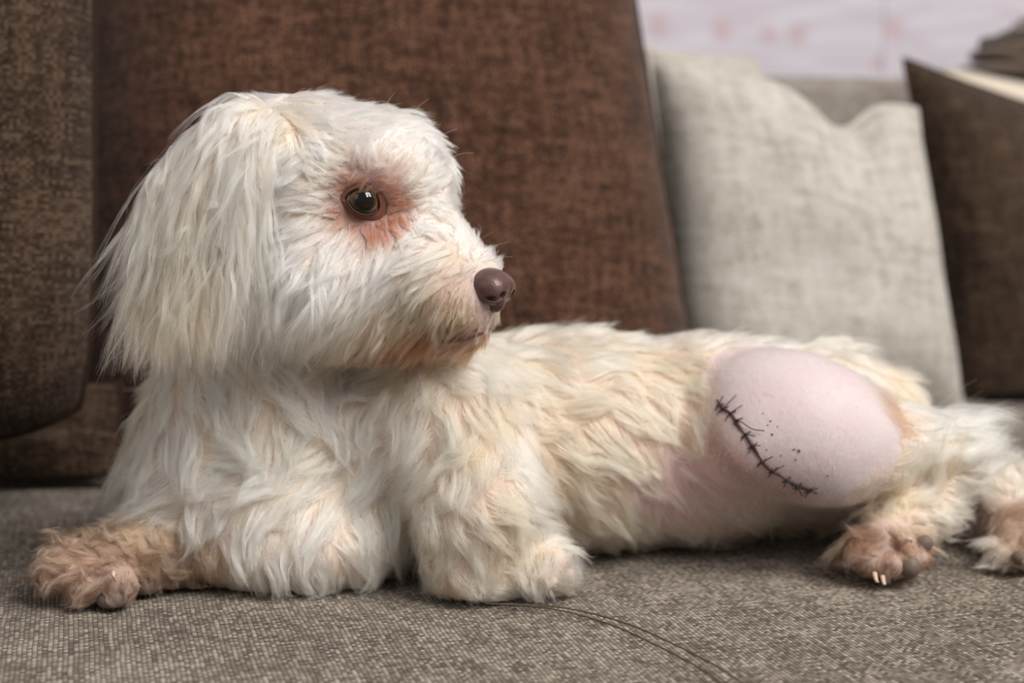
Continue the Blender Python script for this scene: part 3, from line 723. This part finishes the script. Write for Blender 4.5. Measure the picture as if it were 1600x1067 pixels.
def coat(name, groups, density, n_pts, sp1, sp2, k1, k2, dirvar, frizz, radius, tone_var, tan_var, parent, fly=.1, lenvar=.25, gravity=.25, zcut=None, bend=1.0, wl0=.020):
    labt = nearest_label(BV[TRI].mean(1)); m = np.isin(labt, groups)
    tris, ar = TRI[m], ta[m]
    A = ar.sum()
    # locks
    def roots(n):
        p = scatter(tris, ar, n); return p, interp(p, nearest_label(p))
    n1 = max(40, int(A / sp1 ** 2)); n2 = max(80, int(A / sp2 ** 2))
    p1, f1 = roots(n1)
    N1 = unit(sample(GRAD, p1)); t1 = f1[:, :3] - N1 * (f1[:, :3] * N1).sum(1, keepdims=True); t1 = unit(t1)
    side = np.cross(N1, t1)
    ang = dirvar * (lnoise(p1, 90, 11) * .9 + rng.normal(size=n1) * .5)
    t1 = t1 * np.cos(ang)[:, None] + side * np.sin(ang)[:, None]; side = np.cross(N1, t1)
    L1 = f1[:, 3] * (1 + lenvar * rng.normal(size=n1).clip(-1.5, 1.5)); li = f1[:, 4] * (1 + .3 * rng.normal(size=n1)).clip(.3, 1.8)
    curl = rng.normal(size=n1) * 1.0                      # sideways bend over the length
    ph = rng.random(n1) * 6.28; wl = wl0 * (1 + .6 * rng.random(n1))
    S1 = np.linspace(0, 1, n_pts)
    C1 = np.zeros((n1, n_pts, 3)); C1[:, 0] = p1; pos = p1.copy()
    off0 = .0010 + .10 * L1 * li
    wavef = f1[:, 8]
    for i in range(1, n_pts):
        s = S1[i]; step = L1 / (n_pts - 1)
        lift = (li * (1 - s) ** 1.3)[:, None]
        b = bend * curl * (wavef / .003) * .55 * s + np.cos(ph + 2 * math.pi * s * L1 / wl) * (wavef / wl) * 2.6
        d = unit(t1 * (1 - lift) + N1 * lift + side * b[:, None] + np.array([0, 0, -1.0]) * gravity * s ** .7)
        # follow the body as it curves away
        g = unit(sample(GRAD, pos)); d = unit(d - g * np.minimum(0, (d * g).sum(1))[:, None] * .6)
        pos = pos + d * step[:, None]
        pos = push(pos, off0 * min(1, 3 * s))
        C1[:, i] = pos
    k_1 = kd(p1)
    p2, f2 = roots(n2); i1 = nearest(k_1, p2)
    ls2 = (f2[:, 3] / np.maximum(f1[i1, 3], .001)).clip(.25, 1.12) * (1 + .5 * lenvar * rng.normal(size=n2)).clip(.5, 1.4)
    def child(parent_curves, pr, idx, roots_, scale, kk, fz, amp_len):
        # resample the parent's curve to 'scale' of its length, carry the root offset along and close in on the lock's tip
        n = len(roots_); x = (S1[None] * np.minimum(scale, 1.0)[:, None]) * (n_pts - 1); a = np.minimum(x.astype(int), n_pts - 2); fr = (x - a)[..., None]
        pc = parent_curves[idx]; r = np.arange(n)[:, None]
        c = pc[r, a] * (1 - fr) + pc[r, a + 1] * fr
        o = roots_ - pr[idx]
        kx = 1 - kk[:, None] * (S1[None] ** .9)
        c = c + o[:, None] * kx[..., None]
        e = rng.normal(size=(n, 3)); e2 = rng.normal(size=(n, 3)); 
        c = c + (e[:, None] * (S1[None, :, None] ** 1.3) + .5 * e2[:, None] * np.sin(S1 * 5 + rng.random((n, 1)) * 6.28)[..., None] * S1[None, :, None]) * (fz * amp_len)[:, None, None]
        ex = (np.maximum(scale, 1) - 1)[:, None, None]
        c = c + (c - c[:, :1]) * ex
        return c
    C2 = child(C1, p1, i1, p2, ls2, np.full(n2, k1), np.full(n2, .10), f2[:, 3])
    for i in range(1, n_pts): C2[:, i] = push(C2[:, i], .0008 + .05 * f2[:, 3] * min(1, 3 * S1[i]))
    tone2 = 1 + tone_var * rng.normal(size=n2)[:, None]; tan2 = (tan_var * np.abs(rng.normal(size=n2)))[:, None].clip(0, .8)
    # hairs
    n3 = int(A * density); p3 = scatter(tris, ar, n3); l3 = nearest_label(p3); f3 = interp(p3, l3)
    nn = unit(sample(GRAD, p3))
    keep = rng.random(n3) < f3[:, 9] / (1.15 if name == 'head_coat' else 1.0) * np.where(nn[:, 1] > .35, .35, 1) * np.where(nn[:, 2] < -.75, .4, 1)
    keep &= f3[:, 3] > .0018
    keep &= np.linalg.norm(p3 - EYE_C, axis=1) > EYE_R * 1.22
    keep &= np.linalg.norm(p3 - NOSE_C, axis=1) > .0135
    p3, f3 = p3[keep], f3[keep]; n3 = len(p3)
    i2 = nearest(kd(p2), p3)
    sc = (f3[:, 3] / np.maximum(f2[i2, 3], .001)).clip(.2, 1.12) * (1 - .35 * rng.random(n3) ** 2)
    kk = np.full(n3, k2); fz = np.full(n3, frizz)
    fl = rng.random(n3) < fly; kk[fl] = -.6 * rng.random(fl.sum()); fz[fl] = frizz * 2.6
    C3 = child(C2, p2, i2, p3, sc, kk, fz, f3[:, 3])
    for i in range(1, n_pts): C3[:, i] = push(C3[:, i], .0004)
    if zcut is not None:                                   # the ends are trimmed straight
        zc = zcut + .004 * rng.normal(size=n3) + .004 * lnoise(C3[:, -1], 160, 5)
        below = C3[:, :, 2] < zc[:, None]; first = np.where(below.any(1), below.argmax(1), n_pts - 1).clip(1, None)
        r = np.arange(n3); z0, z1 = C3[r, first - 1, 2], C3[r, first, 2]
        end = (first - 1 + np.where(below.any(1), ((z0 - zc) / np.maximum(z0 - z1, 1e-6)).clip(.02, 1), 1))[:, None]
        x = S1[None] * end; a = np.minimum(x.astype(int), n_pts - 2); fr = (x - a)[..., None]
        C3 = C3[r[:, None], a] * (1 - fr) + C3[r[:, None], a + 1] * fr
    C3[:, 0] = p3 - unit(sample(GRAD, p3)) * .0006
    col = f3[:, 5:8] * tone2[i2] * (1 + .05 * rng.normal(size=(n3, 1)))
    tt = tan2[i2] * (.6 + .8 * rng.random((n3, 1)))
    col = (col * (1 - tt) + np.array([.66, .50, .36]) * tt).clip(.02, .94)
    cu = bpy.data.hair_curves.new(name)
    cu.add_curves([n_pts] * n3)
    cu.attributes['position'].data.foreach_set('vector', C3.astype(np.float32).ravel())
    ra = cu.attributes.get('radius') or cu.attributes.new('radius', 'FLOAT', 'POINT')
    thick = radius * (.7 + .6 * rng.random((n3, 1))) * (1 - .78 * S1[None] ** 1.6)
    ra.data.foreach_set('value', thick.astype(np.float32).ravel())
    ca = cu.attributes.new('coat', 'FLOAT_COLOR', 'CURVE')
    ca.data.foreach_set('color', np.concatenate([col, np.ones((n3, 1))], 1).astype(np.float32).ravel())
    cu.materials.append(M['fur'])
    o = bpy.data.objects.new(name, cu); link(o, parent)
    print('COAT', name, 'area', round(A, 4), 'locks', n1, n2, 'hairs', n3)
    return o
DENS = 1.0
head_fur = coat('head_coat', [G_HEAD], 2.9e6 * DENS, 9, .0066, .0026, .50, .84, .20, .04, .000062, .03, .03, body, fly=.09, gravity=.05, lenvar=.16)
ear_fur = coat('ear_hair', [G_EAR], 1.4e6 * DENS, 15, .0100, .0036, .55, .86, .14, .012, .000068, .06, .30, body, fly=.04, gravity=1.9, zcut=float(P(300, 570, .725)[2]), bend=.35)
torso_fur = coat('torso_coat', [G_TORSO], 1.05e6 * DENS, 10, .0135, .0040, .64, .86, .44, .035, .000078, .05, .14, body, fly=.07, gravity=.15, bend=1.25)
fore_fur = coat('foreleg_coat', [G_FORE], 1.6e6 * DENS, 8, .0105, .0034, .45, .75, .6, .07, .000064, .04, .16, body, fly=.22, gravity=.1)
paw_fur = coat('forepaw_coat', [G_FPAW], 1.7e6 * DENS, 12, .0080, .0032, .74, .88, .8, .035, .000076, .24, .0, body, fly=.06, gravity=.05, wl0=.012)
thigh_fur = coat('thigh_stubble', [G_THIGH], 1.2e6 * DENS, 5, .009, .004, .1, .2, .4, .10, .000032, .03, .0, body)
hind_fur = coat('hind_leg_coat', [G_HIND], 1.5e6 * DENS, 10, .0090, .0034, .64, .82, .6, .05, .000074, .16, .0, body, fly=.12, gravity=.0)
hind2_fur = coat('far_hind_leg_coat', [G_HIND2], 1.4e6 * DENS, 9, .0085, .0034, .62, .80, .5, .05, .000068, .10, .0, body, fly=.10, gravity=.05)
tail_fur = coat('tail_coat', [G_TAIL], 1.2e6 * DENS, 9, .009, .0034, .55, .75, .4, .06, .000068, .05, .15, body, gravity=.0)
# ------------------------------------------------------------------ face
def gloss(name, col, rough, coat=0.0, var=.5, scale=300, bump=.3, bd=.0004, sss=0):
    t = NT(name); tc = t.n('ShaderNodeTexCoord').outputs['Object']
    n = t.noise(tc, scale * .3, 3, .6); vo = t.n('ShaderNodeTexVoronoi'); vo.inputs['Scale'].default_value = scale; t.l(tc, vo.inputs['Vector'])
    t.l(t.mix(n, tuple(c * (1 - var) for c in col), tuple(min(1, c * (1 + var)) for c in col)), t.b.inputs['Base Color'])
    t.b.inputs['Roughness'].default_value = rough; t.b.inputs['Coat Weight'].default_value = coat; t.b.inputs['Coat Roughness'].default_value = .12
    if sss: t.b.inputs['Subsurface Weight'].default_value = sss; t.b.inputs['Subsurface Scale'].default_value = .003
    t.bump(vo.outputs['Distance'], bump, bd)
    return t.m
M['nose'] = gloss('nose_leather', (.10, .048, .044), .42, .15, .45, 700, .35, .0004)
M['pad'] = gloss('paw_pad_leather', (.15, .105, .085), .65, 0, .35, 500, .4, .0004)
M['claw'] = gloss('claw_horn', (.62, .45, .34), .4, .2, .2, 200, .1, .0002)
M['lip'] = gloss('lip_skin', (.17, .075, .07), .4, .3, .3, 300, .2, .0003)
M['suture'] = gloss('black_suture_thread', (.012, .011, .013), .5, 0, .3, 600, .1, .0001)
M['wound'] = gloss('incision_scab', (.07, .018, .017), .5, .1, .8, 400, .4, .0006)
M['scab'] = gloss('dry_scab', (.16, .085, .05), .8, 0, .4, 500, .3, .0003)

def eye_material():
    t = NT('eyeball'); tc = t.n('ShaderNodeTexCoord').outputs['Object']
    sp = t.n('ShaderNodeSeparateXYZ'); t.l(tc, sp.inputs[0])
    r = t.math('DIVIDE', t.math('SQRT', t.math('ADD', t.math('POWER', sp.outputs[0], 2.0), t.math('POWER', sp.outputs[1], 2.0))), EYE_R)
    an = t.math('ARCTAN2', sp.outputs[1], sp.outputs[0])
    cv = t.n('ShaderNodeCombineXYZ'); t.l(t.math('MULTIPLY', an, 9), cv.inputs[0]); t.l(t.math('MULTIPLY', r, 3.5), cv.inputs[1])
    fib = t.noise(cv.outputs[0], 1.6, 3, .6)
    iris = t.ramp(t.math('ADD', r, t.math('MULTIPLY', t.math('SUBTRACT', fib, .5), .10)),
                  [(.0, (.004, .003, .003)), (.44, (.006, .004, .003)), (.52, (.022, .014, .008)), (.64, (.085, .040, .012)), (.73, (.15, .065, .018)), (.785, (.02, .012, .008)), (.83, (.42, .33, .31)), (1.0, (.5, .36, .34))])
    t.l(iris, t.b.inputs['Base Color']); t.b.inputs['Roughness'].default_value = .8; t.b.inputs['Specular IOR Level'].default_value = 0.0
    t.b.inputs['Coat Weight'].default_value = 1.0; t.b.inputs['Coat Roughness'].default_value = .02
    return t.m
M['eye'] = eye_material()
def ray_sphere(px, py, c, r):
    o, d = ray(px, py); o = np.array(o); d = np.array(d); oc = o - c
    b = oc @ d; q = b * b - (oc @ oc - r * r)
    return o + d * (-b - math.sqrt(max(q, 0)))
bm = bmesh.new(); bmesh.ops.create_uvsphere(bm, u_segments=48, v_segments=32, radius=EYE_R)
for v in bm.verts:                                           # the cornea bulges
    rr = math.hypot(v.co.x, v.co.y) / EYE_R
    if v.co.z > 0 and rr < .75: v.co.z += .0007 * (1 - (rr / .75) ** 2)
me = bpy.data.meshes.new('eye'); bm.to_mesh(me); bm.free(); me.materials.append(M['eye'])
me.polygons.foreach_set('use_smooth', np.ones(len(me.polygons), dtype=bool))
eye = bpy.data.objects.new('eye', me)
gaze = Vector(-edir + np.array([.10, 0, .0])).normalized()
eye.location = EYE_C; eye.rotation_euler = gaze.to_track_quat('Z', 'Y').to_euler()
link(eye, body); eye['label'] = 'amber brown eye with a dark pupil'

almond = [(540, 311), (545, 302), (555, 295.5), (567, 292), (579, 292.5), (587, 298), (591, 308), (593, 320), (590, 329), (580, 335), (567, 335.5), (554, 329.5), (546, 321)]
loop = catmull([np.array([*a, 0.]) for a in almond + [almond[0]]], 4)[:-1, :2]
cen = np.array([567., 314.])
rings, cols = [], []
for k, (sc, h) in enumerate(((.985, .0), (1.0, .0009), (1.08, .0016), (1.18, .0014), (1.30, .0004), (1.42, -.0012))):
    ring = []
    for (x, y) in loop:
        q = cen + (np.array([x, y]) - cen) * sc + (np.array([6, 4]) * (sc - 1) if x > 575 else 0)
        a = ray_sphere(*(cen + (np.array([x, y]) - cen) * min(sc, 1.05)), EYE_C, EYE_R * 1.015)
        if sc <= 1.0: p = a - edir * h
        else:
            b, n = hit(*q, .0004); w = min(1, (sc - 1) / .38)
            p = a * (1 - w) + b * w - edir * h * (1 - .5 * w)
        ring.append(p)
    rings.append(ring)
V = [p for r in rings for p in r]; n = len(loop); F = []
for k in range(len(rings) - 1):
    for i in range(n):
        F.append((k * n + i, k * n + (i + 1) % n, (k + 1) * n + (i + 1) % n, (k + 1) * n + i))
M['lid'] = gloss('eyelid_skin', (.17, .058, .037), .55, .1, .4, 500, .3, .0004)
M['lid_rim'] = gloss('eyelid_rim', (.016, .008, .007), .6, .0, .3, 400, .1, .0002)
lid = mesh_obj('eyelid', V, F, M['lid'], body)
V, F = tube(rings[1], .00055, 6, True); mesh_obj('lid_rim', V, F, M['lid_rim'], body)
# nose leather: a finer blended volume of its own
nf = unit(np.array([.86, -.46, -.16])); nl = unit(np.cross(nf, [0, 0, 1.])); nu = np.cross(nl, nf)      # forward, its right side, up
if nl[1] > 0: nl = -nl
def nose_local(f, l, u): return NOSE_C + nf * f + nl * l + nu * u
def nose_mesh():
    h = .0005; R_ = .019
    ax = np.arange(-R_, R_, h, dtype=np.float32)
    Xf, Xl, Xu = ax[:, None, None], ax[None, :, None], ax[None, None, :]
    def e(c, r):
        a, b, d = (Xf - c[0]) / r[0], (Xl - c[1]) / r[1], (Xu - c[2]) / r[2]
        k0 = np.sqrt(a * a + b * b + d * d); k1 = np.sqrt((a / r[0]) ** 2 + (b / r[1]) ** 2 + (d / r[2]) ** 2)
        return k0 * (k0 - 1) / np.maximum(k1, 1e-6)
    def smin(a, b, k): hh = np.clip(.5 + .5 * (b - a) / k, 0, 1); return b + (a - b) * hh - k * hh * (1 - hh)
    d = e((-.002, 0, .0015), (.0125, .0125, .0085))
    for s in (-1, 1):
        d = smin(d, e((.001, s * .0065, -.0010), (.0085, .0058, .0075)), .003)
    d = smin(d, e((.002, 0, -.007), (.0060, .0040, .0062)), .003)
    for s in (-1, 1):                                                       # nostrils, comma-shaped
        c = np.minimum(e((.0088, s * .0058, -.0022), (.0040, .0024, .0026)), e((.0058, s * .0098, -.0042), (.0036, .0040, .0013)))
        d = -smin(-d, c, .0010)
    d = -smin(-d, e((.0125, 0, -.005), (.0035, .0007, .010)), .0012)        # groove down the middle
    Vn, Fn = surface_nets(d.astype(np.float32), np.array([-R_] * 3), h)
    Vn = np.array([nose_local(*v) for v in Vn])
    return Vn, Fn[:, ::-1] if nl[1] < 0 else Fn
V, F = nose_mesh()
nose = mesh_obj('nose', V, F, M['nose'], body); nose['label'] = 'liver brown nose leather'
# lip line
lip = [hit(x, y, .0006)[0] for (x, y) in ((690, 533), (706, 530), (722, 527), (738, 521), (752, 516), (766, 510), (777, 500))]
cl = catmull(lip, 5); V, F = tube(cl, .0016 * np.sin(np.linspace(.35, 2.9, len(cl))) + .0006, 8); mesh_obj('lip', V, F, M['lip'], body)

# ------------------------------------------------------------------ paws: pads and claws
def pad(px, py, rx, ry, th=.0035):
    p, n = hit(px, py, .0006)
    bm = bmesh.new(); bmesh.ops.create_uvsphere(bm, u_segments=20, v_segments=12, radius=1)
    rt = unit(np.cross([0, 0, 1.], n)); up = np.cross(n, rt); d = (P(px + 10, py, p[1]) - P(px, py, p[1])) / 10
    s = np.linalg.norm(d)
    for v in bm.verts: v.co = p + rt * v.co.x * rx * s + up * v.co.y * ry * s + n * v.co.z * th; v.co.z = max(v.co.z, .0012)
    bm_obj('paw_pad', bm, M['pad'], body)
def claw(px, py, dx, dy, L=16, r=5.0, out=.006):
    p, n = hit(px, py, .001); s = p[1] / FPX
    d = RIGHT * dx - UPV * dy; d = unit(d)
    b = p + n * out
    pts = catmull([b - n * .004, b + d * L * .5 * s + n * .001, b + d * L * s - n * .0015], 4); pts[:, 2] = np.maximum(pts[:, 2], .0015 + r * s)
    V, F = tube(pts, np.linspace(r * s, r * s * .25, len(pts)), 8); mesh_obj('claw', V, F, M['claw'], body)
pad(175, 934, 25, 15, .006); pad(226, 916, 24, 20, .005);
claw(180, 900, .3, .9, 16, 5.5, .009)
pad(1420, 885, 18, 18, .006); pad(1442, 852, 13, 13, .006);
claw(1403, 857, .9, .25, 13, 5, .009); claw(1366, 890, .5, .7, 12, 4.5, .007); claw(1378, 892, .4, .8, 11, 4.2, .008)
pad(1596, 872, 16, 12, .005)
claw(826, 932, .5, .3, 9, 3.5, .012)

# ------------------------------------------------------------------ the stitched incision
def Z(x, y): return 1080 + x / 4.85, 590 + y / 4.85
inc = [hit(*Z(x, y), .0002)[0] for (x, y) in ((195, 170), (240, 235), (300, 275), (345, 345), (395, 415), (455, 500), (515, 600), (580, 680), (680, 745), (780, 805), (890, 850), (950, 875))]
cl = catmull(inc, 6)
rad = .0006 + .0006 * np.abs(np.sin(np.linspace(0, 17, len(cl)))) ; rad[-6:] *= .5
V, F = tube(cl, rad, 8); wound = mesh_obj('incision', V, F, M['wound'], body); wound['label'] = 'dark red stitched incision'
SUT = [((215, 220), [(265, 155)]), ((250, 240), [(360, 150)]), ((305, 275), [(400, 225)]), ((355, 328), [(400, 350), (465, 392), (555, 405)]), ((415, 430), [(490, 445)]), ((465, 515), [(525, 510)]),
       ((535, 635), [(620, 585)]), ((620, 700), [(705, 650)]), ((722, 770), [(772, 802)]), ((805, 820), [(840, 862)]), ((890, 850), [(955, 810)])]
for k, (c, tail) in enumerate(SUT):
    p, nn = hit(*Z(*c), .0014)
    V, F = [], []
    def add(pts, r, seg=6):
        v, f = tube(pts, r, seg); b = len(V); V.extend(v); F.extend([tuple(i + b for i in q) for q in f])
    e = hit(*Z(*tail[-1]), .0030 if len(tail) == 1 else .002)[0]
    add(catmull([p] + [hit(*Z(*q), .0018)[0] for q in tail[:-1]] + [e], 4), .00030)
    o1 = (c[0] - (tail[0][0] - c[0]) * .45, c[1] + 38 + 10 * (k % 3))
    add(catmull([p, hit(*Z((c[0] + o1[0]) / 2, (c[1] + o1[1]) / 2), .0014)[0], hit(*Z(*o1), .0010)[0]], 4), .00026)
    o2 = (c[0] + 36, c[1] - 22)
    add(catmull([hit(*Z(c[0] - 34, c[1] + 24), .0001)[0], p, hit(*Z(*o2), .0001)[0]], 4), .00032)
    add(catmull([p - nn * .0006 + np.array([-.0006, 0, 0]), p + nn * .0003, p - nn * .0004 + np.array([.0007, 0, .0003])], 3), .00075, 8)
    mesh_obj('suture', V, F, M['suture'], body)
for (x, y, r) in ((600, 330, .8), (580, 360, .7), (612, 430, 1.0), (655, 372, .6), (545, 272, .6), (780, 545, 1.0), (818, 555, 1.5), (790, 622, .7), (680, 590, .7), (570, 545, .6), (1035, 745, .7)):
    p, nn = hit(*Z(x, y), .0001)
    bm = bmesh.new(); bmesh.ops.create_icosphere(bm, subdivisions=2, radius=1)
    q = Vector(nn).to_track_quat('Z', 'Y').to_matrix()
    for v in bm.verts:
        w = .0006 * r * (1 + .3 * math.sin(5 * v.co.x + x)); v.co = Vector(p) + q @ Vector((v.co.x * w * 1.3, v.co.y * w, v.co.z * .00035))
    bm_obj('scab', bm, M['scab'], body)

# ------------------------------------------------------------------ whiskers and stray brow hairs
M['whisker'] = gloss('whisker_hair', (.70, .60, .48), .4, 0, .2, 100, 0, .0001)
for (x, y, dx, dy, L) in ((745, 405, .9, -.5, 22), (735, 398, .6, -.8, 20), (757, 412, 1.0, -.3, 16), (715, 470, -.3, .9, 17), (700, 462, -.5, .8, 19), (740, 485, .3, .9, 15), (690, 215, .7, -.7, 16), (640, 190, .5, -.8, 18), (600, 180, .4, -.9, 16), (700, 250, .8, -.4, 15), (560, 262, .3, -.9, 14)):
    p, nn = hit(x, y, .0)
    d = unit(RIGHT * dx - UPV * dy + nn * .55); L *= .001
    pts = catmull([p, p + d * L * .5, p + d * L + np.array([0, 0, -1]) * L * .18 + RIGHT * L * .05], 6)
    V, F = tube(pts, np.linspace(.00009, .00003, len(pts)), 5); mesh_obj('whisker', V, F, M['whisker'], body)
